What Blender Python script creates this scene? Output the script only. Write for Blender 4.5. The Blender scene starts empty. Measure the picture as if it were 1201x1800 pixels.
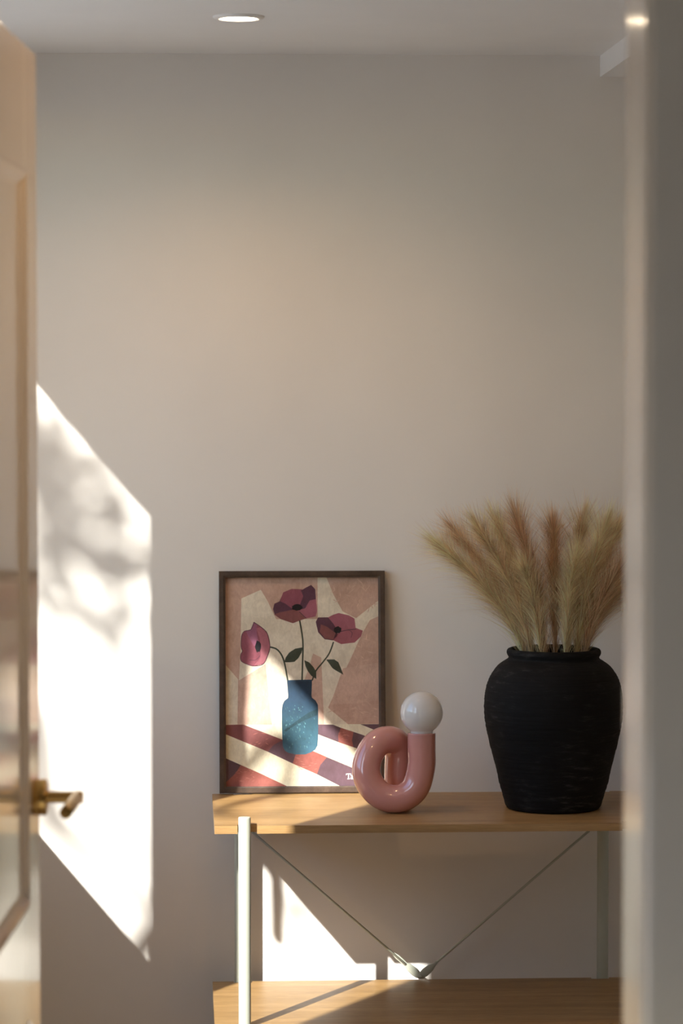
import bpy, bmesh, math, random
from mathutils import Vector, Matrix

# ------------------------------------------------------------------ camera, sky, sun, exposure
scene = bpy.context.scene
COL = scene.collection
random.seed(7)

EYE = Vector((0.0, -5.9, 1.62))
cam_data = bpy.data.cameras.new('camera')
cam = bpy.data.objects.new('camera', cam_data)
COL.objects.link(cam)
cam.location = EYE
cam.rotation_euler = (math.radians(90 - 2.7006), 0, math.radians(-3.0262))
cam_data.sensor_fit = 'VERTICAL'
cam_data.sensor_height = 36.0
cam_data.sensor_width = 24.0
cam_data.lens = 106.0
cam_data.clip_start = 0.05
cam_data.dof.use_dof = True
cam_data.dof.focus_distance = 5.66
cam_data.dof.aperture_fstop = 4.6
cam_data.dof.aperture_blades = 0
scene.camera = cam

scene.view_settings.view_transform = 'Standard'
scene.view_settings.look = 'None'
scene.view_settings.gamma = 1.0
scene.view_settings.use_curve_mapping = False
scene.view_settings.exposure = -0.08

SUN_DIR = Vector((0.605, 1.0, -0.712)).normalized()      # the way the sunlight travels
SUN_ELEV = math.asin(-SUN_DIR.z)

world = bpy.data.worlds.new('world')
scene.world = world
world.use_nodes = True
wn = world.node_tree
wn.nodes.clear()
w_out = wn.nodes.new('ShaderNodeOutputWorld')
w_bg = wn.nodes.new('ShaderNodeBackground')
w_sky = wn.nodes.new('ShaderNodeTexSky')
w_sky.sky_type = 'NISHITA'
w_sky.sun_disc = False
w_sky.sun_elevation = SUN_ELEV
w_sky.sun_rotation = math.atan2(-SUN_DIR.x, -SUN_DIR.y)
w_sky.dust_density = 0.6
w_bg.inputs['Strength'].default_value = 0.43
w_wb = wn.nodes.new('ShaderNodeMix')                   # the camera's daylight white balance
w_wb.data_type = 'RGBA'
w_wb.blend_type = 'MULTIPLY'
w_wb.inputs['Factor'].default_value = 1.0
w_wb.inputs['B'].default_value = (0.82, 1.0, 1.20, 1)
wn.links.new(w_sky.outputs[0], w_wb.inputs['A'])
wn.links.new(w_wb.outputs['Result'], w_bg.inputs['Color'])
wn.links.new(w_bg.outputs[0], w_out.inputs['Surface'])

sun_data = bpy.data.lights.new('sun', 'SUN')
sun_data.energy = 15.0
sun_data.angle = math.radians(0.53)
sun_data.color = (1.0, 0.975, 0.935)
sun = bpy.data.objects.new('sun', sun_data)
COL.objects.link(sun)
sun.location = (-6, -10, 9)
sun.rotation_euler = SUN_DIR.to_track_quat('-Z', 'Y').to_euler()

cy = scene.cycles
cy.max_bounces = 9
cy.diffuse_bounces = 6
cy.glossy_bounces = 3
cy.transparent_max_bounces = 24
cy.use_denoising = True
cy.use_adaptive_sampling = True
cy.adaptive_threshold = 0.02
cy.sample_clamp_indirect = 6.0

# ------------------------------------------------------------------ materials
def new_mat(name):
    m = bpy.data.materials.new(name)
    m.use_nodes = True
    nt = m.node_tree
    b = nt.nodes['Principled BSDF']
    return m, nt, b

def N(nt, t, **kw):
    n = nt.nodes.new(t)
    for k, v in kw.items():
        setattr(n, k, v)
    return n

def coords(nt, scale=(1, 1, 1)):
    tc = N(nt, 'ShaderNodeTexCoord')
    mp = N(nt, 'ShaderNodeMapping')
    mp.inputs['Scale'].default_value = scale
    nt.links.new(tc.outputs['Object'], mp.inputs['Vector'])
    return mp.outputs['Vector']

def noise(nt, vec, scale, detail=4.0, rough=0.55, dist=0.0):
    n = N(nt, 'ShaderNodeTexNoise')
    n.inputs['Scale'].default_value = scale
    n.inputs['Detail'].default_value = detail
    n.inputs['Roughness'].default_value = rough
    n.inputs['Distortion'].default_value = dist
    nt.links.new(vec, n.inputs['Vector'])
    return n.outputs['Fac']

def ramp(nt, fac, stops):
    r = N(nt, 'ShaderNodeValToRGB')
    e = r.color_ramp.elements
    while len(e) < len(stops):
        e.new(0.5)
    for el, (p, c) in zip(e, stops):
        el.position = p
        el.color = (c[0], c[1], c[2], 1)
    nt.links.new(fac, r.inputs['Fac'])
    return r.outputs['Color']

def bump(nt, b, height, strength, dist):
    n = N(nt, 'ShaderNodeBump')
    n.inputs['Strength'].default_value = strength
    n.inputs['Distance'].default_value = dist
    nt.links.new(height, n.inputs['Height'])
    nt.links.new(n.outputs['Normal'], b.inputs['Normal'])

def paint_mat(name, col, rough=0.6, bump_d=0.0004, scale=160, var=0.03, spec=0.5):
    m, nt, b = new_mat(name)
    v = coords(nt)
    f = noise(nt, v, 2.5)
    lo = [c * (1 - var) for c in col]
    hi = [min(1, c * (1 + var)) for c in col]
    nt.links.new(ramp(nt, f, [(0.3, lo), (0.7, hi)]), b.inputs['Base Color'])
    b.inputs['Roughness'].default_value = rough
    b.inputs['Specular IOR Level'].default_value = spec
    bump(nt, b, noise(nt, v, scale, 2.0), 0.25, bump_d)
    return m

M = {}
M['wall'] = paint_mat('wall_paint', (0.735, 0.695, 0.638), 0.65)
M['ceiling'] = paint_mat('ceiling_paint', (0.80, 0.79, 0.775), 0.75)
M['gloss'] = paint_mat('gloss_joinery_paint', (0.80, 0.75, 0.68), 0.115, 0.0002, 30, 0.02, 0.65)
M['door_paint'] = paint_mat('door_gloss_paint', (0.77, 0.68, 0.56), 0.11, 0.0002, 30, 0.02, 0.38)
M['taupe'] = paint_mat('hall_bounce_damping_paint', (0.38, 0.325, 0.265), 0.7)  # unseen hall walls, darkened to cut bounced light on the casing
M['exterior'] = paint_mat('exterior_render', (0.75, 0.73, 0.70), 0.85)

def wood_mat(name, dark, mid, light, axis_scale, rough=0.42, along=9.0, across=95.0):
    m, nt, b = new_mat(name)
    v = coords(nt, axis_scale)
    f1 = noise(nt, v, along, 6.0, 0.6, 0.3)
    c1 = ramp(nt, f1, [(0.30, dark), (0.5, mid), (0.72, light)])
    f2 = noise(nt, v, across, 3.0, 0.6)
    mix = N(nt, 'ShaderNodeMix', data_type='RGBA', blend_type='MULTIPLY')
    mix.inputs['Factor'].default_value = 0.55
    nt.links.new(c1, mix.inputs['A'])
    nt.links.new(ramp(nt, f2, [(0.35, (0.62, 0.56, 0.5)), (0.6, (1, 1, 1))]), mix.inputs['B'])
    nt.links.new(mix.outputs['Result'], b.inputs['Base Color'])
    b.inputs['Roughness'].default_value = rough
    bump(nt, b, f2, 0.2, 0.0003)
    return m

M['oak'] = wood_mat('oak_veneer', (0.31, 0.18, 0.068), (0.39, 0.232, 0.09), (0.47, 0.29, 0.122), (0.35, 4.0, 4.0))
M['oak_edge'] = wood_mat('oak_edge_band', (0.30, 0.175, 0.066), (0.38, 0.225, 0.088), (0.46, 0.285, 0.12), (0.3, 4.0, 9.0))
M['walnut'] = wood_mat('walnut_frame', (0.045, 0.026, 0.015), (0.065, 0.038, 0.023), (0.10, 0.062, 0.039), (4.0, 4.0, 4.0), 0.45)
M['floor'] = wood_mat('floor_oak', (0.46, 0.41, 0.35), (0.54, 0.49, 0.425), (0.60, 0.55, 0.485), (3.0, 0.5, 3.0), 0.45)
M['sage'] = paint_mat('sage_powder_coat', (0.44, 0.455, 0.375), 0.42, 0.00015, 900, 0.02)
M['trunk'] = paint_mat('bark', (0.16, 0.12, 0.09), 0.9, 0.01, 12, 0.3)
M['backing'] = paint_mat('backing_board', (0.33, 0.25, 0.17), 0.9)
M['plaster_white'] = paint_mat('white_trim_ring', (0.82, 0.80, 0.77), 0.35, 0.0001)
M['window_paint'] = paint_mat('window_paint', (0.80, 0.79, 0.77), 0.35, 0.0001)

def brass():
    m, nt, b = new_mat('brushed_brass')
    v = coords(nt, (1, 1, 1))
    f = noise(nt, v, 300, 2.0)
    nt.links.new(ramp(nt, f, [(0.3, (0.56, 0.36, 0.12)), (0.7, (0.68, 0.46, 0.17))]), b.inputs['Base Color'])
    b.inputs['Metallic'].default_value = 1.0
    b.inputs['Roughness'].default_value = 0.27
    return m
M['brass'] = brass()

def grass():
    m, nt, b = new_mat('gravel_terrace')
    v = coords(nt)
    nt.links.new(ramp(nt, noise(nt, v, 3.0, 6.0), [(0.35, (0.34, 0.32, 0.29)), (0.65, (0.44, 0.42, 0.39))]), b.inputs['Base Color'])
    b.inputs['Roughness'].default_value = 0.95
    return m
M['grass'] = grass()

def leaf():
    m, nt, b = new_mat('tree_leaf')
    v = coords(nt)
    nt.links.new(ramp(nt, noise(nt, v, 4.0), [(0.35, (0.06, 0.12, 0.03)), (0.65, (0.14, 0.22, 0.06))]), b.inputs['Base Color'])
    b.inputs['Roughness'].default_value = 0.5
    return m
M['leaf'] = leaf()

def ceramic():
    m, nt, b = new_mat('pink_glazed_ceramic')
    v = coords(nt)
    f = noise(nt, v, 14, 3.0)
    nt.links.new(ramp(nt, f, [(0.3, (0.575, 0.255, 0.215)), (0.7, (0.645, 0.295, 0.25))]), b.inputs['Base Color'])
    b.inputs['Roughness'].default_value = 0.16
    b.inputs['Coat Weight'].default_value = 1.0
    b.inputs['Coat Roughness'].default_value = 0.035
    bump(nt, b, noise(nt, v, 55, 1.0), 0.10, 0.0006)
    return m
M['ceramic'] = ceramic()

def opal():
    m, nt, b = new_mat('opal_glass')
    out = nt.nodes['Material Output']
    v = coords(nt)
    b.inputs['Base Color'].default_value = (0.82, 0.81, 0.78, 1)
    nt.links.new(ramp(nt, noise(nt, v, 20, 2.0), [(0.3, (0.80, 0.79, 0.76)), (0.7, (0.84, 0.83, 0.80))]), b.inputs['Base Color'])
    b.inputs['Roughness'].default_value = 0.06
    b.inputs['Coat Weight'].default_value = 1.0
    b.inputs['Coat Roughness'].default_value = 0.02
    tr = N(nt, 'ShaderNodeBsdfTranslucent')
    tr.inputs['Color'].default_value = (0.88, 0.87, 0.84, 1)
    mx = N(nt, 'ShaderNodeMixShader')
    mx.inputs['Fac'].default_value = 0.30
    nt.links.new(b.outputs[0], mx.inputs[1])
    nt.links.new(tr.outputs[0], mx.inputs[2])
    nt.links.new(mx.outputs[0], out.inputs['Surface'])
    return m
M['opal'] = opal()

def clear_glass(name, rough=0.02, tint=(0.985, 0.99, 0.985)):
    m, nt, b = new_mat(name)
    out = nt.nodes['Material Output']
    nt.nodes.remove(b)
    t = N(nt, 'ShaderNodeBsdfTransparent')
    t.inputs['Color'].default_value = (*tint, 1)
    g = N(nt, 'ShaderNodeBsdfGlossy')
    g.inputs['Roughness'].default_value = rough
    lw = N(nt, 'ShaderNodeLayerWeight')              # same from both sides of the sheet
    lw.inputs['Blend'].default_value = 0.5
    pw = N(nt, 'ShaderNodeMath', operation='POWER')
    pw.inputs[1].default_value = 5.0
    ma = N(nt, 'ShaderNodeMath', operation='MULTIPLY_ADD')
    ma.inputs[1].default_value = 0.96
    ma.inputs[2].default_value = 0.018
    nt.links.new(lw.outputs['Facing'], pw.inputs[0])
    nt.links.new(pw.outputs[0], ma.inputs[0])
    mx = N(nt, 'ShaderNodeMixShader')
    nt.links.new(ma.outputs[0], mx.inputs['Fac'])
    nt.links.new(t.outputs[0], mx.inputs[1])
    nt.links.new(g.outputs[0], mx.inputs[2])
    nt.links.new(mx.outputs[0], out.inputs['Surface'])
    return m
M['pane'] = clear_glass('window_glass')
M['glazing'] = clear_glass('picture_glazing', 0.06)

def black_clay():
    m, nt, b = new_mat('black_matte_clay')
    v = coords(nt, (1, 1, 5.0))
    f = noise(nt, v, 26, 8.0, 0.68)
    c1 = ramp(nt, f, [(0.38, (0.0050, 0.0048, 0.0048)), (0.54, (0.011, 0.0105, 0.010)), (0.74, (0.075, 0.070, 0.066))])
    v2 = coords(nt)
    f2 = noise(nt, v2, 7.0, 4.0, 0.6)
    mix = N(nt, 'ShaderNodeMix', data_type='RGBA')
    nt.links.new(ramp(nt, f2, [(0.42, (0, 0, 0)), (0.72, (1, 1, 1))]), mix.inputs['Factor'])
    mix.inputs['A'].default_value = (0.0055, 0.0052, 0.0050, 1)
    nt.links.new(c1, mix.inputs['B'])
    nt.links.new(mix.outputs['Result'], b.inputs['Base Color'])
    b.inputs['Roughness'].default_value = 0.78
    b.inputs['Specular IOR Level'].default_value = 0.16
    v3 = coords(nt, (1, 1, 16.0))
    bump(nt, b, noise(nt, v3, 14, 4.0, 0.6), 0.6, 0.0035)
    return m
M['clay'] = black_clay()

def print_mat():
    m, nt, b = new_mat('printed_paper')
    a = N(nt, 'ShaderNodeAttribute', attribute_name='Col')
    v = coords(nt)
    f = noise(nt, v, 24, 5.0, 0.62, 0.7)
    f2 = noise(nt, coords(nt, (1.4, 1, 0.7)), 110, 4.0, 0.7, 1.0)
    mu = N(nt, 'ShaderNodeMix', data_type='RGBA', blend_type='MULTIPLY')
    mu.inputs['Factor'].default_value = 1.0
    nt.links.new(a.outputs['Color'], mu.inputs['A'])
    nt.links.new(ramp(nt, f, [(0.30, (0.86, 0.84, 0.82)), (0.5, (0.98, 0.98, 0.98)), (0.72, (1.10, 1.11, 1.12))]), mu.inputs['B'])
    mu2 = N(nt, 'ShaderNodeMix', data_type='RGBA', blend_type='MULTIPLY')
    mu2.inputs['Factor'].default_value = 1.0
    nt.links.new(mu.outputs['Result'], mu2.inputs['A'])
    nt.links.new(ramp(nt, f2, [(0.35, (0.90, 0.89, 0.88)), (0.65, (1.06, 1.06, 1.06))]), mu2.inputs['B'])
    nt.links.new(mu2.outputs['Result'], b.inputs['Base Color'])
    b.inputs['Roughness'].default_value = 0.65
    b.inputs['Specular IOR Level'].default_value = 0.3
    return m
M['print'] = print_mat()

def plume_mat():
    m, nt, b = new_mat('dried_plume_fibre')
    out = nt.nodes['Material Output']
    nt.nodes.remove(b)
    a = N(nt, 'ShaderNodeAttribute', attribute_name='Col')
    v = coords(nt)
    mu = N(nt, 'ShaderNodeMix', data_type='RGBA', blend_type='MULTIPLY')
    mu.inputs['Factor'].default_value = 1.0
    nt.links.new(a.outputs['Color'], mu.inputs['A'])
    nt.links.new(ramp(nt, noise(nt, v, 40, 2.0), [(0.3, (0.85, 0.85, 0.85)), (0.7, (1.1, 1.1, 1.1))]), mu.inputs['B'])
    d = N(nt, 'ShaderNodeBsdfDiffuse')
    t = N(nt, 'ShaderNodeBsdfTranslucent')
    nt.links.new(mu.outputs['Result'], d.inputs['Color'])
    nt.links.new(mu.outputs['Result'], t.inputs['Color'])
    mx = N(nt, 'ShaderNodeMixShader')
    mx.inputs['Fac'].default_value = 0.5
    nt.links.new(d.outputs[0], mx.inputs[1])
    nt.links.new(t.outputs[0], mx.inputs[2])
    nt.links.new(mx.outputs[0], out.inputs['Surface'])
    return m
M['plume'] = plume_mat()

def lens_mat():
    m, nt, b = new_mat('downlight_lens')
    b.inputs['Emission Color'].default_value = (1.0, 0.80, 0.55, 1)
    b.inputs['Emission Strength'].default_value = 42.0
    return m
M['lens'] = lens_mat()

# ------------------------------------------------------------------ mesh helpers
def link(o, parent=None):
    COL.objects.link(o)
    if parent is not None:
        o.parent = parent
    return o

def obj(name, bm, mat, parent=None, smooth=False, loc=None, recalc=True):
    me = bpy.data.meshes.new(name)
    if recalc:
        bmesh.ops.recalc_face_normals(bm, faces=bm.faces[:])
    bm.to_mesh(me)
    bm.free()
    for mt in (mat if isinstance(mat, (list, tuple)) else [mat]):
        me.materials.append(mt)
    if smooth:
        for p in me.polygons:
            p.use_smooth = True
    o = bpy.data.objects.new(name, me)
    if loc is not None:
        o.location = loc
    return link(o, parent)

def root(name, loc=(0, 0, 0), rot=(0, 0, 0)):
    o = bpy.data.objects.new(name, None)
    o.empty_display_size = 0.05
    o.location = loc
    o.rotation_euler = rot
    return link(o)

def tag(o, label=None, cat=None, group=None, kind=None):
    if label:
        o['label'] = label
    if cat:
        o['category'] = cat
    if group:
        o['group'] = group
    if kind:
        o['kind'] = kind
    return o

def add_box(bm, x0, x1, y0, y1, z0, z1, bevel=0.0, seg=2):
    r = bmesh.ops.create_cube(bm, size=1.0)
    vs = r['verts']
    for v in vs:
        v.co = Vector((x0 + (v.co.x + 0.5) * (x1 - x0), y0 + (v.co.y + 0.5) * (y1 - y0), z0 + (v.co.z + 0.5) * (z1 - z0)))
    if bevel > 0:
        es = list({e for v in vs for e in v.link_edges})
        bmesh.ops.bevel(bm, geom=es, offset=bevel, segments=seg, profile=0.5, affect='EDGES')
    return vs

def box(name, b, mat, parent=None, bevel=0.0, seg=2):
    bm = bmesh.new()
    add_box(bm, *b, bevel=bevel, seg=seg)
    return obj(name, bm, mat, parent)

def prism(bm, pts, axis, a, b):
    """closed polygon pts (2-D) extruded along axis between a and b"""
    def P(p, t):
        if axis == 'x':
            return (t, p[0], p[1])
        if axis == 'y':
            return (p[0], t, p[1])
        return (p[0], p[1], t)
    lo = [bm.verts.new(P(p, a)) for p in pts]
    hi = [bm.verts.new(P(p, b)) for p in pts]
    n = len(pts)
    bm.faces.new(lo)
    bm.faces.new(hi[::-1])
    for i in range(n):
        bm.faces.new((lo[i], lo[(i + 1) % n], hi[(i + 1) % n], hi[i]))

def catmull(pts, per=10):
    pts = [Vector(p) for p in pts]
    out = []
    n = len(pts)
    for i in range(n - 1):
        p0, p1, p2, p3 = pts[max(i - 1, 0)], pts[i], pts[i + 1], pts[min(i + 2, n - 1)]
        for k in range(per):
            t = k / per
            out.append(0.5 * ((2 * p1) + (p2 - p0) * t + (2 * p0 - 5 * p1 + 4 * p2 - p3) * t * t + (3 * p1 - p0 - 3 * p2 + p3) * t ** 3))
    out.append(pts[-1])
    return out

def tube(bm, path, radius, seg=16, cap=True, round_end=0.0):
    """swept tube with parallel-transported rings; radius number or list; round_end softens the rims"""
    path = [Vector(p) for p in path]
    n = len(path)
    rad = [radius] * n if not isinstance(radius, (list, tuple)) else list(radius)
    if round_end > 0:
        def rounded(P, Q, r):
            d = (Q - P).normalized()
            return [(P + d * round_end * (1 - math.cos(a)), r - round_end * (1 - math.sin(a))) for a in (0.0, 0.5, 1.0)]
        head = rounded(path[0], path[1], rad[0])
        tail = rounded(path[-1], path[-2], rad[-1])
        e0 = path[0] + (path[1] - path[0]).normalized() * round_end
        e1 = path[-1] + (path[-2] - path[-1]).normalized() * round_end
        path = [h[0] for h in head] + [e0] + path[1:-1] + [e1] + [t[0] for t in tail[::-1]]
        rad = [h[1] for h in head] + [rad[0]] + rad[1:-1] + [rad[-1]] + [t[1] for t in tail[::-1]]
        n = len(path)
    tang = []
    for i in range(n):
        a, b = path[max(i - 1, 0)], path[min(i + 1, n - 1)]
        tang.append((b - a).normalized())
    up = Vector((0, 0, 1)) if abs(tang[0].z) < 0.9 else Vector((1, 0, 0))
    nrm = (up - tang[0] * up.dot(tang[0])).normalized()
    rings = []
    for i in range(n):
        nrm = (nrm - tang[i] * nrm.dot(tang[i])).normalized()
        bn = tang[i].cross(nrm)
        rings.append([bm.verts.new(path[i] + (nrm * math.cos(2 * math.pi * k / seg) + bn * math.sin(2 * math.pi * k / seg)) * rad[i]) for k in range(seg)])
    for i in range(n - 1):
        for k in range(seg):
            bm.faces.new((rings[i][k], rings[i][(k + 1) % seg], rings[i + 1][(k + 1) % seg], rings[i + 1][k]))
    if cap:
        bm.faces.new(rings[0][::-1])
        bm.faces.new(rings[-1])
    return rings

def lathe(bm, profile, seg=64, wob=None):
    rings = []
    for j, (r, z) in enumerate(profile):
        if r < 1e-6:
            rings.append([bm.verts.new((0, 0, z))])
        else:
            ring = []
            for k in range(seg):
                a = 2 * math.pi * k / seg
                rr = r * (1 + (wob(a, z) if wob else 0))
                ring.append(bm.verts.new((rr * math.cos(a), rr * math.sin(a), z)))
            rings.append(ring)
    for a, b in zip(rings[:-1], rings[1:]):
        if len(a) == 1 and len(b) == 1:
            continue
        for k in range(seg):
            k2 = (k + 1) % seg
            if len(a) == 1:
                bm.faces.new((a[0], b[k], b[k2]))
            elif len(b) == 1:
                bm.faces.new((a[k], a[k2], b[0]))
            else:
                bm.faces.new((a[k], a[k2], b[k2], b[k]))

def smooth_by_angle(o, deg=40):
    me = o.data
    for p in me.polygons:
        p.use_smooth = True
    bm = bmesh.new()
    bm.from_mesh(me)
    lim = math.radians(deg)
    for e in bm.edges:
        if len(e.link_faces) == 2 and e.calc_face_angle(0) > lim:
            e.smooth = False
    bm.to_mesh(me)
    bm.free()

# ------------------------------------------------------------------ the room shell
ZC = 2.2337              # ceiling height
XL0, XL1 = -0.72, -0.60  # outer wall on the window side
XR = 2.30
YP0, YP1 = -2.90, -2.77  # partition with the doorway
YB = -7.4

def struct(name, boxes, mat):
    bm = bmesh.new()
    for b in boxes:
        add_box(bm, *b)
    return tag(obj(name, bm, mat), kind='structure')

struct('floor', [(XL1, XR, YP0, 0.0, -0.12, 0.0), (XL1, XR - 0.9, YB, YP0, -0.12, 0.0)], M['floor'])
struct('ceiling', [(XL1, XR, YP0, 0.0, ZC, ZC + 0.15), (XL1, XR - 0.9, YB, YP0, ZC, ZC + 0.15)], M['ceiling'])
struct('wall_back', [(XL0 - 0.02, XR + 0.14, 0.0, 0.14, -0.12, ZC + 0.15)], M['wall'])
struct('wall_right', [(XR, XR + 0.14, YP0, 0.0, -0.12, ZC + 0.15)], M['wall'])
struct('wall_hall_right', [(XR - 0.9, XR + 0.14, YB - 0.14, YP0, -0.12, ZC + 0.15)], M['taupe'])
struct('wall_hall', [(XL0, XR - 0.9, YB - 0.14, YB, -0.12, ZC + 0.15)], M['taupe'])

# window openings in the left wall: far-room casement and an added glazed opening in the hall
W_Y0, W_Y1, W_Z0, W_Z1 = -2.03, -0.25, 1.015, 2.156   # rough opening of the casement (frame fills it)
G_Y0, G_Y1, G_Z0, G_Z1 = -5.20, -3.25, 0.02, 1.10       # unseen hall opening, sized to light the casing from low down
left = [
    (XL0, XL1, YB, G_Y0, -0.12, ZC + 0.15),
    (XL0, XL1, G_Y0, G_Y1, G_Z1, ZC + 0.15),
    (XL0, XL1, G_Y0, G_Y1, -0.12, G_Z0),
    (XL0, XL1, G_Y1, W_Y0, -0.12, ZC + 0.15),
    (XL0, XL1, W_Y0, W_Y1, W_Z1, ZC + 0.15),
    (XL0, XL1, W_Y0, W_Y1, -0.12, W_Z0),
    (XL0, XL1, W_Y1, 0.0, -0.12, ZC + 0.15),
]
struct('wall_left', left, M['wall'])

# partition wall with the doorway
DX0, DX1, DZ1 = -0.325, 0.487, 2.085
struct('wall_front', [
    (XL1, DX0, YP0, YP1, 0.0, ZC),
    (DX1, XR, YP0, YP1, 0.0, ZC),
    (DX0, DX1, YP0, YP1, DZ1, ZC),
], M['wall'])

# door lining of the doorway: two jambs and the head, with a casing on the hall side
bm = bmesh.new()
add_box(bm, 0.4620, DX1, YP0, YP1, 0.0, DZ1, 0.0025)
add_box(bm, DX0, -0.300, YP0, YP1, 0.0, DZ1, 0.0025)
add_box(bm, -0.300, 0.4620, YP0, YP1, 2.060, DZ1, 0.0025)
tag(obj('trim_1', bm, M['gloss']), kind='structure')
bm = bmesh.new()
add_box(bm, 0.4660, 0.545, YP0 - 0.014, YP0, 0.0, 2.145, 0.004)
add_box(bm, -0.383, -0.304, YP0 - 0.014, YP0, 0.0, 2.145, 0.004)
add_box(bm, -0.304, 0.4660, YP0 - 0.014, YP0, 2.066, 2.145, 0.004)
tag(obj('trim_2', bm, M['gloss']), kind='structure')

# boxed-in soffit under the ceiling along the right
struct('trim_3', [(0.8190, XR, YP1, 0.0, 2.1925, ZC)], M['ceiling'])
# skirting boards
bm = bmesh.new()
add_box(bm, XL1, XR, -0.014, 0.0, 0.0, 0.09, 0.003)
tag(obj('baseboard_back', bm, M['window_paint']), kind='structure')
bm = bmesh.new()
add_box(bm, XR - 0.014, XR, YP1, -0.014, 0.0, 0.09, 0.003)
tag(obj('baseboard_right', bm, M['window_paint']), kind='structure')

# window_1: frame, mullion, panes
w = tag(root('window_1', (XL1, -1.14, W_Z0)), kind='structure')
def wl(name, b, mat, bevel=0.0):
    x0, x1, y0, y1, z0, z1 = b
    o = box(name, (x0 - XL1, x1 - XL1, y0 + 1.14, y1 + 1.14, z0 - W_Z0, z1 - W_Z0), mat, w, bevel)
    return o
E_Y0, E_Y1, E_Z0, E_Z1 = -1.98, -0.30, 1.065, 2.106    # clear light opening
wl('window_frame', (XL0, XL1, W_Y0, W_Y1, E_Z1, W_Z1), M['window_paint'])
wl('window_frame', (XL0, XL1, W_Y0, W_Y1, W_Z0, E_Z0), M['window_paint'])
wl('window_frame', (XL0, XL1, W_Y0, E_Y0, E_Z0, E_Z1), M['window_paint'])
wl('window_frame', (XL0, XL1, E_Y1, W_Y1, E_Z0, E_Z1), M['window_paint'])
wl('mullion', (XL0, XL1, -1.235, -1.083, E_Z0, E_Z1), M['window_paint'])
wl('pane', (-0.664, -0.660, -1.083, E_Y1, E_Z0, E_Z1), M['pane'])
wl('pane', (-0.664, -0.660, E_Y0, -1.235, E_Z0, E_Z1), M['pane'])
wl('rosette', (XL1, XL1 + 0.008, -1.234, -1.206, 1.475, 1.545), M['window_paint'], 0.002)
bm = bmesh.new()
tube(bm, [(0.006, -1.222 + 1.14, 1.520 - W_Z0), (0.024, -1.222 + 1.14, 1.520 - W_Z0)], 0.008, 16)
hn = obj('handle_neck', bm, M['window_paint'], w)
bm = bmesh.new()
prism(bm, [(-1.262 + 1.14, 1.530 - W_Z0), (-1.212 + 1.14, 1.530 - W_Z0), (-1.212 + 1.14, 1.512 - W_Z0), (-1.242 + 1.14, 1.505 - W_Z0), (-1.246 + 1.14, 1.392 - W_Z0), (-1.266 + 1.14, 1.388 - W_Z0)], 'x', 0.020, 0.032)
obj('handle_lever', bm, M['window_paint'], hn)
wl('window_sill', (XL1, XL1 + 0.06, W_Y0 - 0.03, W_Y1 + 0.03, W_Z0 - 0.025, W_Z0), M['window_paint'], 0.004)

# added_hall_opening: made-up glazed opening, added to bring daylight onto the hall floor
w = tag(root('added_hall_opening', (XL1, -1.14, W_Z0)), kind='structure')
wl('stile', (XL0 + 0.04, XL1 - 0.02, G_Y0, G_Y0 + 0.1, G_Z0, G_Z1), M['window_paint'])
wl('stile', (XL0 + 0.04, XL1 - 0.02, G_Y1 - 0.1, G_Y1, G_Z0, G_Z1), M['window_paint'])
wl('rail', (XL0 + 0.04, XL1 - 0.02, G_Y0 + 0.1, G_Y1 - 0.1, G_Z1 - 0.1, G_Z1), M['window_paint'])
wl('rail', (XL0 + 0.04, XL1 - 0.02, G_Y0 + 0.1, G_Y1 - 0.1, G_Z0, G_Z0 + 0.15), M['window_paint'])
wl('pane', (-0.652, -0.648, G_Y0 + 0.1, G_Y1 - 0.1, G_Z0 + 0.15, G_Z1 - 0.1), M['pane'])

# garden ground outside
bm = bmesh.new()
add_box(bm, -30.0, XL0, -30.0, 20.0, -0.35, -0.15)
tag(obj('ground', bm, M['grass']), kind='structure')

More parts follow.
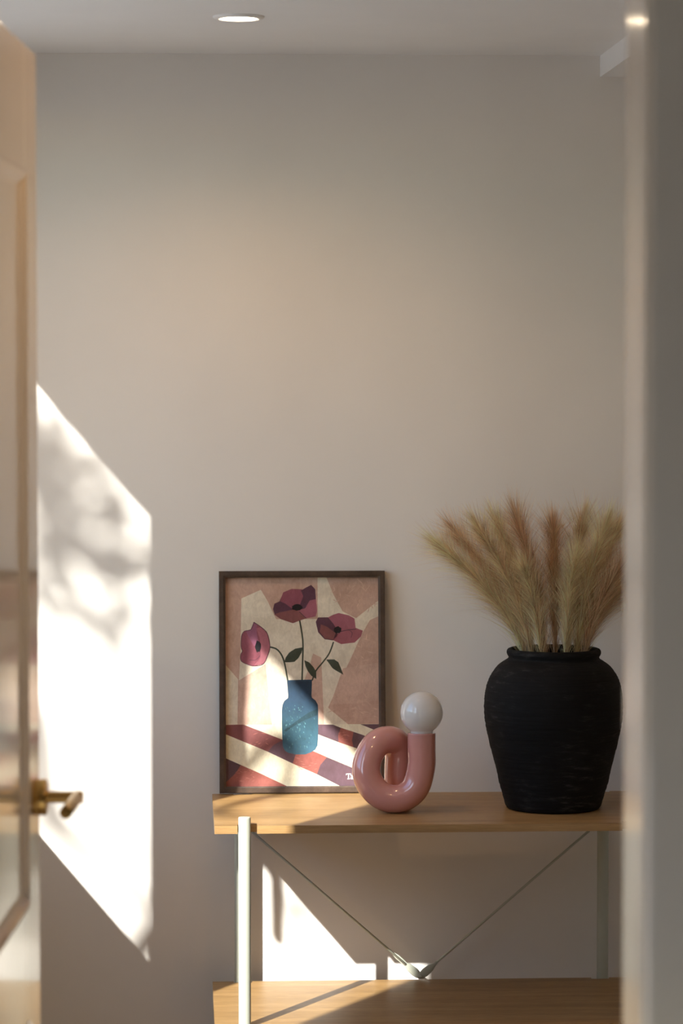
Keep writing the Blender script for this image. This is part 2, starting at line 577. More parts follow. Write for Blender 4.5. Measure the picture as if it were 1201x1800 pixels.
# ------------------------------------------------------------------ tree in the garden, between the sun and the window
def make_tree():
    t = root('garden_tree', (-4.3, -5.0, -0.15))
    tag(t, 'leafy garden tree outside the window that dapples the sunlight', 'tree')
    S = 5.2                                        # distance from the wall patch, up along the sun's rays
    def up(x, z, s=S):
        return Vector((x, 0.0, z)) - SUN_DIR * s
    base = Vector(t.location)
    bm = bmesh.new()
    trunk = catmull([(0, 0, 0), (0.05, -0.05, 1.4), (-0.05, 0.05, 2.8), (0.05, 0.0, 3.9), (0.2, 0.1, 5.0)], 6)
    tube(bm, trunk, [0.16 - 0.11 * i / (len(trunk) - 1) for i in range(len(trunk))], 10)
    obj('trunk', bm, M['trunk'], t, True)
    bough = [
        ((0.02, 0.02, 2.9), up(-0.50, 1.60), up(-0.22, 1.28), up(-0.02, 1.20)),
        ((0.02, 0.0, 3.2), up(-0.45, 1.35, 5.6), up(-0.20, 1.16, 5.6), up(-0.12, 1.02, 5.6)),
        ((0.0, 0.0, 2.6), up(-0.40, 0.85, 5.4), up(-0.25, 0.72, 5.4), up(-0.05, 0.56, 5.4)),
        ((0.0, 0.0, 2.3), up(0.10, 0.75, 5.0), up(0.22, 0.62, 5.0), up(0.33, 0.52, 5.0)),
        ((0.1, 0.0, 4.2), Vector((-4.6, -4.2, 4.9)), Vector((-4.9, -3.8, 5.3)), Vector((-5.2, -3.4, 5.5))),
        ((0.1, 0.0, 4.0), Vector((-4.9, -5.8, 4.8)), Vector((-5.3, -6.3, 5.2)), Vector((-5.6, -6.8, 5.4))),
    ]
    for i, (a, *rest) in enumerate(bough):
        bm = bmesh.new()
        p = catmull([Vector(a)] + [q - base for q in rest], 8)
        tube(bm, p, [0.030 - 0.026 * k / (len(p) - 1) for k in range(len(p))], 7)
        obj('branch', bm, M['trunk'], t, True)
    rnd = random.Random(3)
    bm = bmesh.new()
    def leaf_at(c, size):
        d = Vector((rnd.gauss(0, 1), rnd.gauss(0, 1), rnd.gauss(0, 1))).normalized()
        e = d.orthogonal().normalized()
        e.rotate(Matrix.Rotation(rnd.uniform(0, 6.28), 3, d))
        n = d.cross(e)
        L, W = size, size * 0.32
        pts = [c, c + d * L * 0.35 + e * W, c + d * L * 0.75 + e * W * 0.7, c + d * L + n * L * 0.08, c + d * L * 0.75 - e * W * 0.7, c + d * L * 0.35 - e * W]
        bm.faces.new([bm.verts.new(q - base) for q in pts])
    # clumps: wall point they shade, half width, half height, number of leaves, distance up the ray
    clumps = [
        (-0.235, 1.45, 0.055, 0.045, 30, 5.2), (-0.16, 1.36, 0.06, 0.05, 34, 5.2), (-0.10, 1.25, 0.05, 0.030, 20, 5.2),
        (-0.25, 1.34, 0.04, 0.06, 20, 5.6), (-0.20, 1.25, 0.06, 0.045, 28, 5.6), (-0.13, 1.15, 0.025, 0.05, 8, 5.6),
        (-0.25, 1.20, 0.03, 0.03, 8, 5.6), (-0.155, 0.86, 0.03, 0.03, 3, 6.4), (-0.235, 0.71, 0.05, 0.03, 6, 6.4),
        (-0.070, 0.60, 0.02, 0.07, 5, 6.0), (0.24, 0.54, 0.06, 0.03, 7, 6.5), (0.27, 1.02, 0.08, 0.04, 16, 6.0),
    ]
    for (x, z, hx, hz, n, s) in clumps:
        for _ in range(int(n * 1.15)):
            leaf_at(up(x + rnd.gauss(0, hx * 0.75), z + rnd.gauss(0, hz * 0.75), s + 1.0 + rnd.uniform(-0.3, 0.3)), rnd.uniform(0.04, 0.07))
    for c in (Vector((-4.9, -3.8, 5.3)), Vector((-5.3, -6.3, 5.2)), Vector((-4.1, -4.9, 5.3)), Vector((-5.0, -5.0, 5.9)), Vector((-5.6, -5.2, 5.0))):
        for _ in range(450):
            leaf_at(c + Vector((rnd.gauss(0, 0.4), rnd.gauss(0, 0.4), abs(rnd.gauss(0, 0.35)))), rnd.uniform(0.07, 0.11))
    tag(obj('foliage', bm, M['leaf'], t, recalc=False), kind='stuff')
make_tree()

# ------------------------------------------------------------------ open panelled door with brass lever
def make_door():
    d = tag(root('door_1', (-0.2535, -2.748, 0.008), (0, 0, math.radians(90 - 3.85))), kind='structure')
    L, H, T = 0.90, 2.031, 0.04
    st = 0.135                      # stile width
    zb, zm0, zm1, zt = 0.22, 0.76, 0.915, 1.868
    g = M['door_paint']
    bv = 0.0015
    box('stile', (0, st, 0, T, 0, H), g, d, bv)
    box('stile', (L - st, L, 0, T, 0, H), g, d, bv)
    box('rail', (st, L - st, 0, T, 0, zb), g, d, 0.0008)
    box('rail', (st, L - st, 0, T, zm0, zm1), g, d, 0.0008)
    box('rail', (st, L - st, 0, T, zt, H), g, d, 0.0008)
    for (z0, z1) in ((zb, zm0), (zm1, zt)):
        box('panel', (st, L - st, 0.004, T - 0.004, z0, z1), g, d)
        # mitred moulding around the panel, standing a little proud of the stile
        for y_face, y_in, sg in ((0.0, 0.004, -1), (T, T - 0.004, 1)):
            bm = bmesh.new()
            prof = [(-0.003, y_face), (-0.003, y_face + sg * 0.0025), (0.003, y_face + sg * 0.0035), (0.010, y_face + sg * 0.0010), (0.017, y_in + sg * 0.0012), (0.024, y_in)]
            loops = []
            for (o, y) in prof:
                loops.append([bm.verts.new(p) for p in ((st + o, y, z0 + o), (L - st - o, y, z0 + o), (L - st - o, y, z1 - o), (st + o, y, z1 - o))])
            for a, b in zip(loops[:-1], loops[1:]):
                for k in range(4):
                    bm.faces.new((a[k], a[(k + 1) % 4], b[(k + 1) % 4], b[k]))
            obj('moulding', bm, g, d)
    # lever handles: rosette (part) with neck and lever (sub-parts)
    hx, hz = 0.838, 1.0465
    for sg, yf in ((-1, 0.0), (1, T)):
        bm = bmesh.new()
        tube(bm, [(hx, yf, hz), (hx, yf + sg * 0.017, hz)], 0.0240, 40, True, 0.0015)
        ro = obj('rosette', bm, M['brass'], d)
        smooth_by_angle(ro)
        ro['label'] = 'round brushed brass rosette'
        bm = bmesh.new()
        tube(bm, [(hx, yf + sg * 0.016, hz), (hx, yf + sg * 0.0650, hz)], 0.0080, 28)
        smooth_by_angle(obj('neck', bm, M['brass'], ro))
        bm = bmesh.new()
        tube(bm, [(hx + 0.008, yf + sg * 0.0570, hz), (hx - 0.142, yf + sg * 0.0570, hz)], 0.0083, 32, True, 0.0008)
        lv = obj('lever', bm, M['brass'], ro)
        smooth_by_angle(lv)
        lv['label'] = 'brushed brass tubular lever'
    for hz in (0.22, 1.02, 1.82):
        bm = bmesh.new()
        tube(bm, [(-0.006, 0.045, hz), (-0.006, 0.045, hz + 0.09)], 0.006, 14)
        obj('hinge', bm, M['brass'], d, True)
make_door()

# ------------------------------------------------------------------ ceiling downlight
def make_downlight(x, y, watts, spread, blend, label):
    t = root('ceiling_downlight', (x, y, ZC))
    tag(t, label, 'downlight', 'recessed ceiling downlights')
    bm = bmesh.new()
    lathe(bm, [(0.0332, 0.001), (0.0332, -0.0030), (0.0350, -0.0052), (0.0400, -0.0050), (0.0445, -0.0022), (0.0450, 0.0)], 64)
    obj('trim_ring', bm, M['plaster_white'], t, True)
    bm = bmesh.new()
    lathe(bm, [(0.0, -0.0022), (0.018, -0.0021), (0.0334, -0.0015), (0.0334, 0.0), (0.0, 0.0)], 48)
    obj('lens', bm, M['lens'], t)
    ld = bpy.data.lights.new('downlight_beam', 'SPOT')
    ld.energy = watts
    ld.color = (1.0, 0.56, 0.22)
    ld.spot_size = math.radians(spread)
    ld.spot_blend = blend
    ld.shadow_soft_size = 0.03
    lo = bpy.data.objects.new('downlight_beam', ld)
    lo.location = (0, 0, -0.012)
    link(lo, t)
make_downlight(0.1000, -0.620, 10.0, 150, 0.6, 'round white recessed ceiling downlight glowing warm above the framed print')
make_downlight(0.3500, -2.000, 9.0, 172, 0.3, 'second recessed downlight of the room, nearer the doorway, shining on the open door')

# ------------------------------------------------------------------ shelf unit
ZT = 0.7946
def make_shelf():
    x0, x1, y0, y1, th = 0.0568, 0.8776, -0.4690, -0.0525, 0.0145
    t = root('console_shelf', ((x0 + x1) / 2, (y0 + y1) / 2, 0.0))
    tag(t, 'oak shelf unit with slim sage green metal legs against the back wall', 'shelf unit')
    ox, oy = t.location.x, t.location.y
    lx = (0.1112, 0.8232)
    lyf, lyb, lr = -0.4640, -0.0530, 0.0113
    levels = (('shelf_board', ZT), ('shelf_board', 0.4257), ('shelf_board', 0.0568))
    for nm, z in levels:
        n0, n1, nd = 0.0985, 0.1340, 0.022
        m0, m1 = 0.8776 + 0.0568 - 0.1340, 0.8776 + 0.0568 - 0.0985
        pts = [(x0, y0), (n0, y0), (n0, y0 + nd), (n1, y0 + nd), (n1, y0), (m0, y0), (m0, y0 + nd), (m1, y0 + nd), (m1, y0), (x1, y0),
               (x1, y1), (m1, y1), (m1, y1 - 0.012), (m0, y1 - 0.012), (m0, y1), (n1, y1), (n1, y1 - 0.012), (n0, y1 - 0.012), (n0, y1), (x0, y1)]
        bm = bmesh.new()
        prism(bm, [(p[0] - ox, p[1] - oy) for p in pts], 'z', z - th, z - 0.0018)
        o = obj(nm, bm, M['oak_edge'], t)
        bm = bmesh.new()
        prism(bm, [(p[0] - ox, p[1] - oy) for p in pts], 'z', z - 0.0018, z)
        obj('veneer_top', bm, M['oak'], o)
    for x in lx:
        for y in (lyf, lyb):
            bm = bmesh.new()
            ztop = ZT + 0.0155 if y == lyf else ZT - 0.004
            tube(bm, [(x - ox, y - oy, 0.0), (x - ox, y - oy, 0.5), (x - ox, y - oy, ztop)], lr, 28, True, 0.0022)
            smooth_by_angle(obj('leg', bm, M['sage'], t), 50)
    # crossing V braces behind each bay
    yb = -0.0530
    cx = (lx[0] + lx[1]) / 2 - 0.004
    for zb_, zt_ in ((0.4257, 0.7400), (0.0568, 0.3710)):
        for s, xl in ((-1, lx[0]), (1, lx[1])):
            foot = Vector((cx + s * 0.001, yb, zb_ + 0.0065))
            topp = Vector((xl, yb, zt_))
            dr = (topp - foot).normalized()
            bm = bmesh.new()
            a = foot + dr * 0.036
            tube(bm, [a - Vector((ox, oy, 0)), topp - Vector((ox, oy, 0))], 0.0024, 12)
            br = obj('brace', bm, M['sage'], t, True)
            # hammered-flat end of the rod, widening towards the screw
            bm = bmesh.new()
            nrm = Vector((-dr.z, 0, dr.x))
            off = Vector((0, -0.0022 * s, 0))
            secs = [(0.042, 0.0026, 0.0026), (0.036, 0.0034, 0.0022), (0.026, 0.0072, 0.0014), (0.012, 0.0084, 0.0012), (0.002, 0.0068, 0.0012), (-0.004, 0.0030, 0.0010)]
            if s < 0:
                secs = [(0.068, 0.0026, 0.0026), (0.058, 0.0048, 0.0030), (0.044, 0.0046, 0.0026), (0.036, 0.0036, 0.0020)] + secs[2:]
            rings = []
            for (k, wd, tk) in secs:
                c = foot + dr * k + off - Vector((ox, oy, 0))
                rings.append([bm.verts.new(c + nrm * wd * math.cos(q * math.pi / 6) + Vector((0, tk * math.sin(q * math.pi / 6), 0))) for q in range(12)])
            for r1, r2 in zip(rings[:-1], rings[1:]):
                for q in range(12):
                    bm.faces.new((r1[q], r1[(q + 1) % 12], r2[(q + 1) % 12], r2[q]))
            bm.faces.new(rings[0])
            bm.faces.new(rings[-1][::-1])
            obj('flattened_end', bm, M['sage'], br, True)
        bm = bmesh.new()
        tube(bm, [(cx - ox, yb - oy - 0.0065, zb_ + 0.0065), (cx - ox, yb - oy + 0.006, zb_ + 0.0065)], 0.0030, 14)
        obj('screw', bm, M['sage'], t, True)
make_shelf()

# ------------------------------------------------------------------ framed print
def make_print():
    W, H, D, FW = 0.3245, 0.4325, 0.020, 0.0128
    lean = math.asin(0.0427 / 0.4325)
    t = root('framed_print', (0.2333, -0.0625, ZT + 0.0022), (-lean, 0, 0))
    tag(t, 'framed print of three plum poppies in a blue vase leaning on the wall', 'framed print')
    # four mitred rails with a small inner rebate lip
    prof = [(0, D), (0, 0.001), (0.001, 0), (FW - 0.004, 0), (FW - 0.003, 0.0012), (FW, 0.0018), (FW, 0.006), (FW - 0.005, 0.006), (FW - 0.005, D)]
    def rail(a, b, inward):
        bm = bmesh.new()
        a, b, inward = Vector(a), Vector(b), Vector(inward)
        dr = (b - a).normalized()
        A = [bm.verts.new(a + inward * q + dr * q + Vector((0, y, 0))) for q, y in prof]
        B = [bm.verts.new(b + inward * q - dr * q + Vector((0, y, 0))) for q, y in prof]
        n = len(prof)
        for k in range(n):
            bm.faces.new((A[k], A[(k + 1) % n], B[(k + 1) % n], B[k]))
        bm.faces.new(A)
        bm.faces.new(B[::-1])
        obj('frame_rail', bm, M['walnut'], t)
    x0, x1 = -W / 2, W / 2
    rail((x0, 0, 0), (x1, 0, 0), (0, 0, 1))
    rail((x0, 0, H), (x1, 0, H), (0, 0, -1))
    rail((x0, 0, 0), (x0, 0, H), (1, 0, 0))
    rail((x1, 0, 0), (x1, 0, H), (-1, 0, 0))
    box('backing_board', (x0 + 0.006, x1 - 0.006, 0.012, 0.0155, 0.006, H - 0.006), M['backing'], t)
    box('glazing', (x0 + 0.0075, x1 - 0.0075, 0.0065, 0.0081, 0.0075, H - 0.0075), M['glazing'], t)
    # the printed sheet: flat colour shapes; poster coordinates are a 965 x 1297 grid inside the rails
    bm = bmesh.new()
    lay = bm.loops.layers.float_color.new('Col')
    iw, ih = W - 2 * FW, H - 2 * FW
    def pt(p, layer):
        return Vector((x0 + FW + (p[0] - 122) / 962 * iw, 0.0112 - layer * 0.00006, H - FW - (p[1] - 133) / 1297 * ih))
    def poly(pts, col, layer):
        f = bm.faces.new([bm.verts.new(pt(p, layer)) for p in pts])
        for lp in f.loops:
            lp[lay] = (*col, 1)
    def strip(pairs, cols, layer):
        vs = [(bm.verts.new(pt(a, layer)), bm.verts.new(pt(b, layer))) for a, b in pairs]
        for i in range(len(vs) - 1):
            f = bm.faces.new((vs[i][0], vs[i][1], vs[i + 1][1], vs[i + 1][0]))
            for lp, c in zip(f.loops, (cols[i], cols[i], cols[i + 1], cols[i + 1])):
                lp[lay] = (*c, 1)
    def line(pts, w, col, layer):
        pts = catmull([(p[0], p[1], 0) for p in pts], 6)
        pairs = []
        for i, p in enumerate(pts):
            q = (pts[min(i + 1, len(pts) - 1)] - pts[max(i - 1, 0)]).normalized()
            n = Vector((-q.y, q.x, 0)) * w / 2
            pairs.append(((p + n)[:2], (p - n)[:2]))
        strip(pairs, [col] * len(pairs), layer)
    def blob(c, rx, ry, col, layer, n=18, jag=0.12):
        r = random.Random(int(c[0] * 7 + c[1]))
        poly([(c[0] + rx * math.cos(6.2832 * k / n) * (1 + r.uniform(-jag, jag)), c[1] + ry * math.sin(6.2832 * k / n) * (1 + r.uniform(-jag, jag))) for k in range(n)], col, layer)
    TAN, TAN2, BEI, CRE = (0.575, 0.365, 0.28), (0.62, 0.405, 0.315), (0.77, 0.66, 0.52), (0.84, 0.76, 0.58)
    MAR, PUR, RED = (0.235, 0.078, 0.075), (0.125, 0.068, 0.085), (0.34, 0.105, 0.085)
    PLUM, MAUVE, DARKP, BROWN = (0.30, 0.085, 0.115), (0.37, 0.115, 0.15), (0.115, 0.042, 0.066), (0.25, 0.085, 0.080)
    GRN, BLK = (0.055, 0.065, 0.045), (0.018, 0.016, 0.020)
    # the sheet itself runs under the rails
    poly([(100, 110), (1106, 110), (1106, 1452), (100, 1452)], BEI, 0)
    poly([(115, 126), (1091, 126), (1091, 1048), (115, 1048)], TAN, 1)
    poly([(115, 1048), (1091, 1048), (1091, 1438), (115, 1438)], CRE, 1)
    poly([(222, 262), (345, 208), (385, 275), (440, 392), (703, 392), (703, 126), (757, 126), (800, 235), (860, 345), (945, 388), (1091, 275), (1091, 374), (1032, 400), (985, 480),
          (765, 945), (890, 1048), (412, 1048), (372, 672), (205, 772), (215, 600)], BEI, 2)
    poly([(115, 668), (200, 765), (195, 1048), (115, 1048)], BEI, 2)
    poly([(590, 126), (703, 126), (703, 300), (640, 300), (590, 260)], TAN2, 2)
    poly([(205, 772), (372, 672), (412, 1048), (195, 1048)], TAN2, 3)
    poly([(672, 607), (724, 632), (730, 800), (740, 1048), (640, 1048), (615, 775), (650, 690)], TAN2, 3)
    poly([(860, 700), (1091, 665), (1091, 900), (930, 920), (780, 925)], TAN2, 3)
    # striped cloth
    poly([(115, 1048), (232, 1046), (480, 1143), (420, 1175), (385, 1216), (115, 1104)], MAR, 3)
    poly([(480, 1143), (600, 1188), (560, 1235), (540, 1290), (385, 1216), (420, 1175)], PUR, 3)
    poly([(600, 1188), (690, 1222), (757, 1252), (715, 1300), (693, 1358), (540, 1290), (560, 1235)], RED, 3)
    poly([(757, 1252), (915, 1318), (1091, 1392), (1091, 1438), (850, 1438), (693, 1358), (715, 1300)], PUR, 3)
    poly([(115, 1252), (215, 1297), (180, 1350), (125, 1400), (115, 1400)], PUR, 3)
    poly([(215, 1297), (350, 1356), (520, 1438), (115, 1438), (115, 1400), (125, 1400), (180, 1350)], RED, 3)
    poly([(690, 1048), (795, 1050), (845, 1070), (828, 1115), (830, 1160), (690, 1106)], PUR, 3)
    poly([(845, 1070), (925, 1096), (915, 1150), (925, 1192), (830, 1160), (828, 1115)], RED, 3)
    poly([(925, 1096), (985, 1116), (1091, 1158), (1091, 1250), (925, 1192), (915, 1150)], PUR, 3)
    poly([(968, 1049), (1091, 1049), (1091, 1098), (1020, 1070)], PUR, 3)
    r = random.Random(5)
    for (bx0, bx1, by0, by1, n) in ((190, 300, 1320, 1400, 22), (260, 380, 1090, 1180, 12), (560, 690, 1230, 1330, 14), (840, 900, 1090, 1160, 12)):
        for _ in range(n):
            cx_, cy_, a = r.uniform(bx0, bx1), r.uniform(by0, by1), r.uniform(-0.9, 0.6)
            ln = r.uniform(8, 20)
            poly([(cx_ - ln * math.cos(a), cy_ - ln * math.sin(a)), (cx_ + 2, cy_ - 2), (cx_ + ln * math.cos(a), cy_ + ln * math.sin(a)), (cx_, cy_ + 2)], (0.50, 0.19, 0.15), 4)
    # brush flecks in the tan fields
    for _ in range(170):
        cx_, cy_ = r.uniform(780, 1075), r.uniform(140, 1030)
        if (cy_ < 340 - (cx_ - 780) * 0.0 and cx_ > 800) or cx_ > 985 - (cy_ - 480) * 0.45 and cy_ > 500:
            a, ln = r.uniform(-1.6, 1.6), r.uniform(10, 34)
            k = r.uniform(0.90, 1.16)
            poly([(cx_ - ln * math.cos(a), cy_ - ln * math.sin(a)), (cx_ + 4 * math.sin(a), cy_ - 4 * math.cos(a)), (cx_ + ln * math.cos(a), cy_ + ln * math.sin(a)), (cx_ - 3 * math.sin(a), cy_ + 3 * math.cos(a))],
                 tuple(min(0.9, c * k) for c in TAN2), 4)
    # stems and leaves
    line([(588, 395), (604, 490), (609, 560), (606, 660), (602, 780)], 10, GRN, 5)
    line([(400, 565), (440, 577), (472, 612), (493, 670), (513, 780)], 10, GRN, 5)
    line([(802, 535), (775, 605), (735, 660), (690, 715), (666, 775)], 9, GRN, 5)
    poly([(490, 660), (500, 630), (522, 600), (560, 576), (607, 568), (600, 600), (580, 635), (555, 658), (522, 661)], GRN, 6)
    poly([(617, 648), (648, 662), (675, 692), (692, 722), (692, 766), (660, 745), (638, 715), (624, 685)], GRN, 6)
    poly([(755, 645), (805, 644), (832, 662), (848, 700), (863, 740), (820, 716), (795, 700), (775, 672)], GRN, 6)
    # blue vase, a graded wash from ink to sky blue
    prs = [((507, 775), (665, 772)), ((511, 830), (663, 830)), ((514, 868), (661, 868)), ((512, 884), (664, 882)), ((490, 900), (687, 900)), ((478, 925), (701, 925)), ((474, 960), (703, 960)),
           ((474, 1040), (703, 1040)), ((476, 1130), (702, 1120)), ((480, 1185), (698, 1178)), ((492, 1210), (684, 1205)), ((515, 1224), (655, 1222)), ((560, 1234), (620, 1234))]
    vc = [(0.040, 0.095, 0.165), (0.050, 0.125, 0.215), (0.050, 0.125, 0.22), (0.055, 0.135, 0.23), (0.055, 0.14, 0.24), (0.055, 0.15, 0.25), (0.055, 0.155, 0.25),
          (0.06, 0.19, 0.26), (0.085, 0.265, 0.36), (0.10, 0.30, 0.42), (0.11, 0.32, 0.45), (0.11, 0.32, 0.45), (0.12, 0.33, 0.46)]
    vc = [(c[0] * 0.50, c[1] * 0.42, c[2] * 0.43) for c in vc]
    strip(prs, vc, 5)
    poly([(507, 772), (665, 769), (665, 778), (507, 781)], (0.03, 0.06, 0.10), 6)
    for _ in range(90):
        cx_, cy_ = r.uniform(486, 690), r.uniform(925, 1205)
        if cx_ > 600 and cy_ < 1030 and r.random() < 0.8:
            continue
        ln, k = r.uniform(3, 8), r.uniform(0.40, 1.2)
        poly([(cx_ - 3, cy_ - ln), (cx_ + 2, cy_ - ln * 0.4), (cx_ + 3, cy_ + ln), (cx_ - 2, cy_ + ln * 0.5)], (0.11 * k, 0.24 * k, 0.27 * k), 6)
    poly([(485, 1085), (560, 1030), (640, 975), (700, 950), (700, 990), (620, 1020), (545, 1060), (500, 1092)], (0.020, 0.050, 0.066), 6)
    # top poppy
    poly([(440, 330), (480, 240), (600, 215), (680, 230), (690, 360), (560, 400), (460, 380)], DARKP, 5)
    poly([(465, 282), (485, 225), (540, 203), (605, 206), (616, 250), (592, 312), (545, 328)], PLUM, 6)
    poly([(598, 214), (630, 195), (662, 179), (688, 206), (692, 268), (650, 278), (628, 322), (586, 316), (612, 250)], DARKP, 7)
    poly([(622, 326), (654, 274), (692, 266), (699, 340), (690, 376), (630, 388), (572, 336)], MAUVE, 7)
    poly([(421, 330), (430, 295), (465, 280), (500, 296), (548, 332), (500, 352), (432, 362)], DARKP, 7)
    poly([(428, 362), (462, 350), (548, 332), (592, 345), (630, 388), (588, 402), (545, 418), (470, 392)], BROWN, 8)
    line([(585, 345), (608, 366), (632, 388)], 4, DARKP, 9)
    blob((573, 319), 32, 20, BLK, 9)
    # right poppy
    poly([(766, 383), (800, 366), (835, 355), (900, 370), (935, 390), (943, 456), (880, 466), (845, 470), (812, 440)], MAUVE, 6)
    poly([(846, 470), (900, 460), (942, 448), (988, 466), (975, 502), (935, 540), (850, 549), (798, 524), (826, 486)], (0.36, 0.105, 0.13), 7)
    poly([(690, 410), (705, 382), (766, 381), (800, 420), (832, 470), (822, 502), (800, 526), (745, 518), (705, 475)], DARKP, 7)
    poly([(722, 425), (760, 440), (815, 480), (800, 522), (748, 514), (715, 470)], BROWN, 8)
    line([(848, 470), (890, 462), (944, 456)], 5, DARKP, 8)
    line([(905, 466), (920, 480), (912, 510)], 3, DARKP, 8)
    blob((828, 461), 24, 22, BLK, 9)
    # left poppy
    poly([(300, 408), (345, 440), (385, 480), (402, 560), (390, 612), (360, 670), (300, 684), (255, 672), (218, 650), (216, 612), (226, 590), (218, 560), (222, 495), (240, 465), (280, 455)], PLUM, 6)
    poly([(300, 408), (320, 422), (318, 480), (330, 540), (300, 560), (250, 470), (280, 455)], (0.34, 0.12, 0.19), 7)
    poly([(314, 446), (345, 444), (383, 482), (400, 560), (388, 610), (358, 668), (300, 680), (340, 630), (345, 570), (336, 510)], (0.42, 0.14, 0.17), 7)
    line([(300, 410), (345, 440), (384, 480), (401, 560), (389, 612), (359, 670), (300, 683), (255, 671), (219, 650), (217, 612), (227, 590), (219, 560), (223, 495), (241, 466), (281, 456), (300, 410)], 4, DARKP, 8)
    line([(270, 645), (310, 645), (338, 618)], 3, DARKP, 8)
    blob((326, 562), 19, 36, BLK, 9, 16, 0.18)
    # the maker's lettering in the corner, its tail hidden by the lamp
    WHT = (0.92, 0.90, 0.85)
    poly([(876, 1355), (908, 1355), (908, 1365), (905, 1365), (903, 1359), (895, 1359), (895, 1386), (900, 1387), (900, 1390), (884, 1390), (884, 1387), (889, 1386), (889, 1359), (881, 1359), (879, 1365), (876, 1365)], WHT, 6)
    line([(906, 1371), (911, 1367), (917, 1369), (918, 1376), (918, 1386), (922, 1389)], 4.5, WHT, 6)
    line([(917, 1376), (909, 1379), (906, 1385), (911, 1389), (917, 1385)], 3.6, WHT, 6)
    o = obj('printed_sheet', bm, M['print'], t, recalc=False)
make_print()

# ------------------------------------------------------------------ looped ceramic lamp with globe bulb
def make_lamp():
    t = root('loop_table_lamp', (0.3925, -0.325, ZT))
    tag(t, 'glossy pink ceramic loop lamp with round white bulb on the shelf', 'lamp')
    R_ = 0.0263
    pts = [(0.0517, 0.000, 0.1505), (0.0517, 0.000, 0.118), (0.0515, 0.000, 0.088), (0.0420, 0.000, 0.0510), (0.0235, 0.001, 0.0318), (0.000, 0.003, 0.0258),
           (-0.0235, 0.006, 0.0325), (-0.0435, 0.010, 0.0530), (-0.0512, 0.015, 0.0790), (-0.0440, 0.022, 0.1075), (-0.0285, 0.031, 0.1265), (-0.0075, 0.043, 0.1320),
           (0.0090, 0.056, 0.1240), (0.0140, 0.063, 0.1040), (0.0130, 0.065, 0.0700), (0.0125, 0.066, 0.0300), (0.0125, 0.066, 0.0008)]
    bm = bmesh.new()
    tube(bm, catmull(pts, 9), R_, 40, True, 0.0025)
    for v in bm.verts:                       # the loop is ground flat where it stands
        if v.co.z < 0.0006:
            v.co.z = 0.0006
    b = obj('ceramic_body', bm, M['ceramic'], t)
    smooth_by_angle(b, 60)
    bm = bmesh.new()
    prof = []
    rg = 0.0398
    zc = 0.1880
    a0 = math.asin(0.0215 / rg)
    prof = [(0.0, zc - 0.046), (0.0205, zc - 0.046), (0.0210, zc - rg * math.cos(a0) - 0.002)]
    for k in range(0, 41):
        a = a0 + (math.pi - a0) * k / 40
        prof.append((rg * math.sin(a) if k < 40 else 0.0, zc - rg * math.cos(a)))
    lathe(bm, prof, 64)
    g = obj('globe_bulb', bm, M['opal'], t, True, loc=(0.0517, 0.0, 0.0))
    g['label'] = 'round white opal globe bulb'
make_lamp()

# ------------------------------------------------------------------ black clay vase
VX, VY = 0.6975, -0.2740
def make_vase():
    k = 0.000265
    side = [(1280, 335), (1200, 357), (1100, 386), (1000, 409), (900, 433), (800, 458), (700, 479), (620, 490), (540, 492), (470, 487), (410, 476), (350, 455), (300, 426), (260, 391),
            (232, 352), (216, 327), (203, 320)]
    pr = catmull([(h * k, (1280 - c) * k, 0) for c, h in side], 8)
    r = random.Random(11)
    rid = [r.uniform(-1, 1) for _ in range(400)]
    prof = [(0.0, 0.0), (0.080, 0.0), (0.0868, 0.0012)]
    for i, p in enumerate(pr):
        if p.y < 0.004:
            continue
        amp = 0.00045 if p.y < 0.27 else 0.0
        prof.append((p.x + amp * rid[i], p.y))
    prof += [(0.0858, 0.2872), (0.0875, 0.2900), (0.0886, 0.2935), (0.0882, 0.2975), (0.0862, 0.3005), (0.0830, 0.3018), (0.0800, 0.3008), (0.0785, 0.2975), (0.0790, 0.288), (0.095, 0.270), (0.118, 0.215), (0.118, 0.17), (0.085, 0.02), (0.0, 0.012)]
    def wob(a, z):
        return 0.004 * math.sin(2 * a + 9 * z) * (z / 0.3) + 0.0025 * math.sin(5 * a + 31 * z) + 0.0012 * math.sin(11 * a - 60 * z)
    bm = bmesh.new()
    lathe(bm, prof, 112, wob)
    v = obj('clay_vase', bm, M['clay'], None, True, loc=(VX, VY, ZT + 0.0003))
    tag(v, 'large matte black clay vase holding dried plumes at the right of the shelf', 'vase')
make_vase()

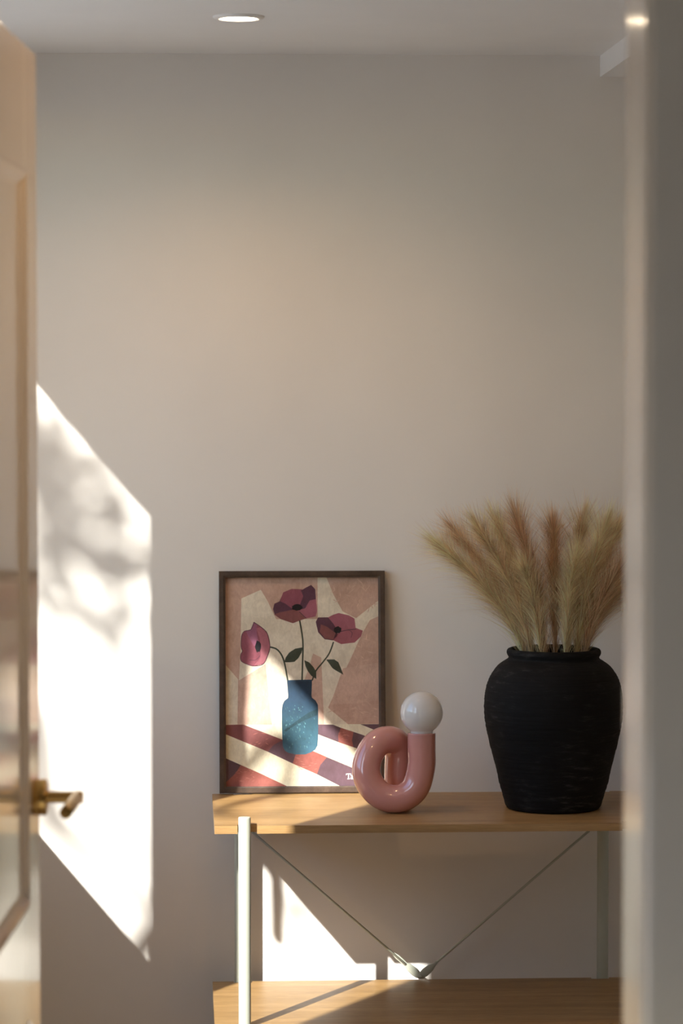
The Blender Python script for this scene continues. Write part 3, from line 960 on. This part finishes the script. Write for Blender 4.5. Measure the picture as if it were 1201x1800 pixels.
# ------------------------------------------------------------------ dried plumes
def make_plumes():
    straw, tan, rosy = (0.98, 0.76, 0.48), (0.90, 0.66, 0.42), (0.78, 0.52, 0.34)
    # tip offset from the mouth centre (x, y, height over the rim), foot in the mouth (x, y), colour, hair length, label
    specs = [
        ((-0.205, 0.00, 0.185), (-0.045, 0.00), straw, 0.075, 'straw coloured dried plume leaning farthest left out of the black vase'),
        ((-0.172, 0.05, 0.205), (-0.040, 0.02), rosy, 0.070, 'rosy brown dried plume second from the left in the black vase'),
        ((-0.140, -0.04, 0.218), (-0.035, -0.02), tan, 0.070, 'tan dried plume third from the left in the black vase'),
        ((-0.098, 0.04, 0.222), (-0.030, 0.02), straw, 0.068, 'straw coloured dried plume fourth from the left in the black vase'),
        ((-0.072, -0.045, 0.235), (-0.016, -0.03), rosy, 0.074, 'tallest dried plume, with a dark brown stem left of centre in the vase'),
        ((-0.062, -0.065, 0.150), (-0.022, -0.04), straw, 0.050, 'short pale straw plume at the front left of the vase mouth'),
        ((0.002, 0.03, 0.215), (0.004, 0.02), rosy, 0.066, 'upright rosy plume with a bare stem at the middle of the vase'),
        ((0.030, -0.06, 0.165), (0.012, -0.04), straw, 0.055, 'short pale straw plume at the front right of the vase mouth'),
        ((0.058, 0.04, 0.225), (0.022, 0.02), tan, 0.070, 'tan dried plume just right of the middle gap in the bunch'),
        ((0.088, -0.03, 0.220), (0.030, -0.02), straw, 0.070, 'straw coloured dried plume fourth from the right in the black vase'),
        ((0.120, 0.04, 0.210), (0.036, 0.02), tan, 0.070, 'tan dried plume third from the right in the black vase'),
        ((0.150, -0.03, 0.190), (0.042, -0.02), rosy, 0.072, 'rosy brown dried plume with a dark stem second from the right'),
        ((0.182, 0.02, 0.160), (0.048, 0.01), tan, 0.070, 'tan dried plume leaning farthest right towards the door jamb'),
    ]
    mouth = Vector((VX, VY, ZT + 0.302))
    for i, (tip, foot, col, hl, lab) in enumerate(specs):
        r = random.Random(100 + i)
        p0 = Vector((foot[0] * 0.25, foot[1] * 0.25, -0.255))
        p1 = Vector((foot[0] * 1.35, foot[1] * 1.2, 0.0))
        p3 = Vector(tip)
        sag = Vector((tip[0] * 0.10, tip[1] * 0.10, -0.012))
        p2 = p1.lerp(p3, 0.55) - Vector((tip[0] * 0.07, tip[1] * 0.07, -0.008))
        path = catmull([p0, p1, p2, p3], 14)
        t = root('dried_plume', mouth + p0)
        tag(t, lab, 'dried plume', 'dried plumes in the black vase')
        bm = bmesh.new()
        n = len(path)
        lay = bm.loops.layers.float_color.new('Col')
        tube(bm, [q - p0 for q in path], [0.0016 - 0.0012 * k / (n - 1) for k in range(n)], 6)
        sc_ = (0.115, 0.055, 0.028) if col == rosy else (0.22, 0.125, 0.065)
        for f in bm.faces:
            for lp in f.loops:
                lp[lay] = (*sc_, 1)
        obj('stem', bm, M['plume'], t, True, recalc=False)
        # hairs: only above the rim
        k0 = 14                                        # path index at the rim
        verts, faces, cols = [], [], []
        cnt = 1900
        for h in range(cnt):
            u = r.random() ** 0.85
            fk = k0 - 2 + u * (n - 1 - k0 + 2)
            ka = min(int(fk), n - 2)
            q = path[ka].lerp(path[ka + 1], fk - ka)
            tg = (path[ka + 1] - path[ka]).normalized()
            rad = Vector((r.gauss(0, 1), r.gauss(0, 1), r.gauss(0, 1)))
            rad = (rad - tg * rad.dot(tg)).normalized()
            sp = math.radians((8 + 52 * r.random() ** 1.2) * (0.35 + 0.65 * min(1.0, u * 3.5)) - 10 * u)
            d0 = (tg * math.cos(sp) + rad * math.sin(sp)).normalized()
            L = 1.55 * hl * r.uniform(0.55, 1.1) * (1.05 - 0.35 * u) * (0.75 + 0.5 * min(u * 3, 0.5))
            bend = rad * L * r.uniform(-0.02, 0.16) + Vector((0, 0, -L * r.uniform(0.0, 0.14)))
            wv = tg.cross(d0)
            if wv.length < 1e-4:
                continue
            wv = (wv.normalized() * 0.7 + Vector((1, 0, 0)) * 0.5).normalized()
            w0 = r.uniform(0.00036, 0.00062)
            b = len(verts)
            segs = 3
            for s in range(segs + 1):
                v = s / segs
                c = q + d0 * L * v + bend * v * v - p0
                ww = w0 * (1 - 0.85 * v)
                verts.append(c + wv * ww)
                verts.append(c - wv * ww)
            kk = r.choice((0.62, 0.8, 0.95, 1.1, 1.25)) * r.uniform(0.92, 1.08)
            m_ = r.random() ** 2 * 0.6
            cc = tuple(min(0.85, (a * (1 - m_) + b_ * m_) * kk) for a, b_ in zip(col, straw if r.random() < 0.6 else tan))
            for s in range(segs):
                faces.append((b + 2 * s, b + 2 * s + 1, b + 2 * s + 3, b + 2 * s + 2))
                cols.append(cc)
        me = bpy.data.meshes.new('plume_hairs')
        me.from_pydata([tuple(v) for v in verts], [], faces)
        ca = me.color_attributes.new('Col', 'FLOAT_COLOR', 'CORNER')
        buf = []
        for c in cols:
            buf.extend((*c, 1.0) * 4)
        ca.data.foreach_set('color', buf)
        me.materials.append(M['plume'])
        ho = bpy.data.objects.new('plume_hairs', me)
        tag(link(ho, t), kind='stuff')
make_plumes()
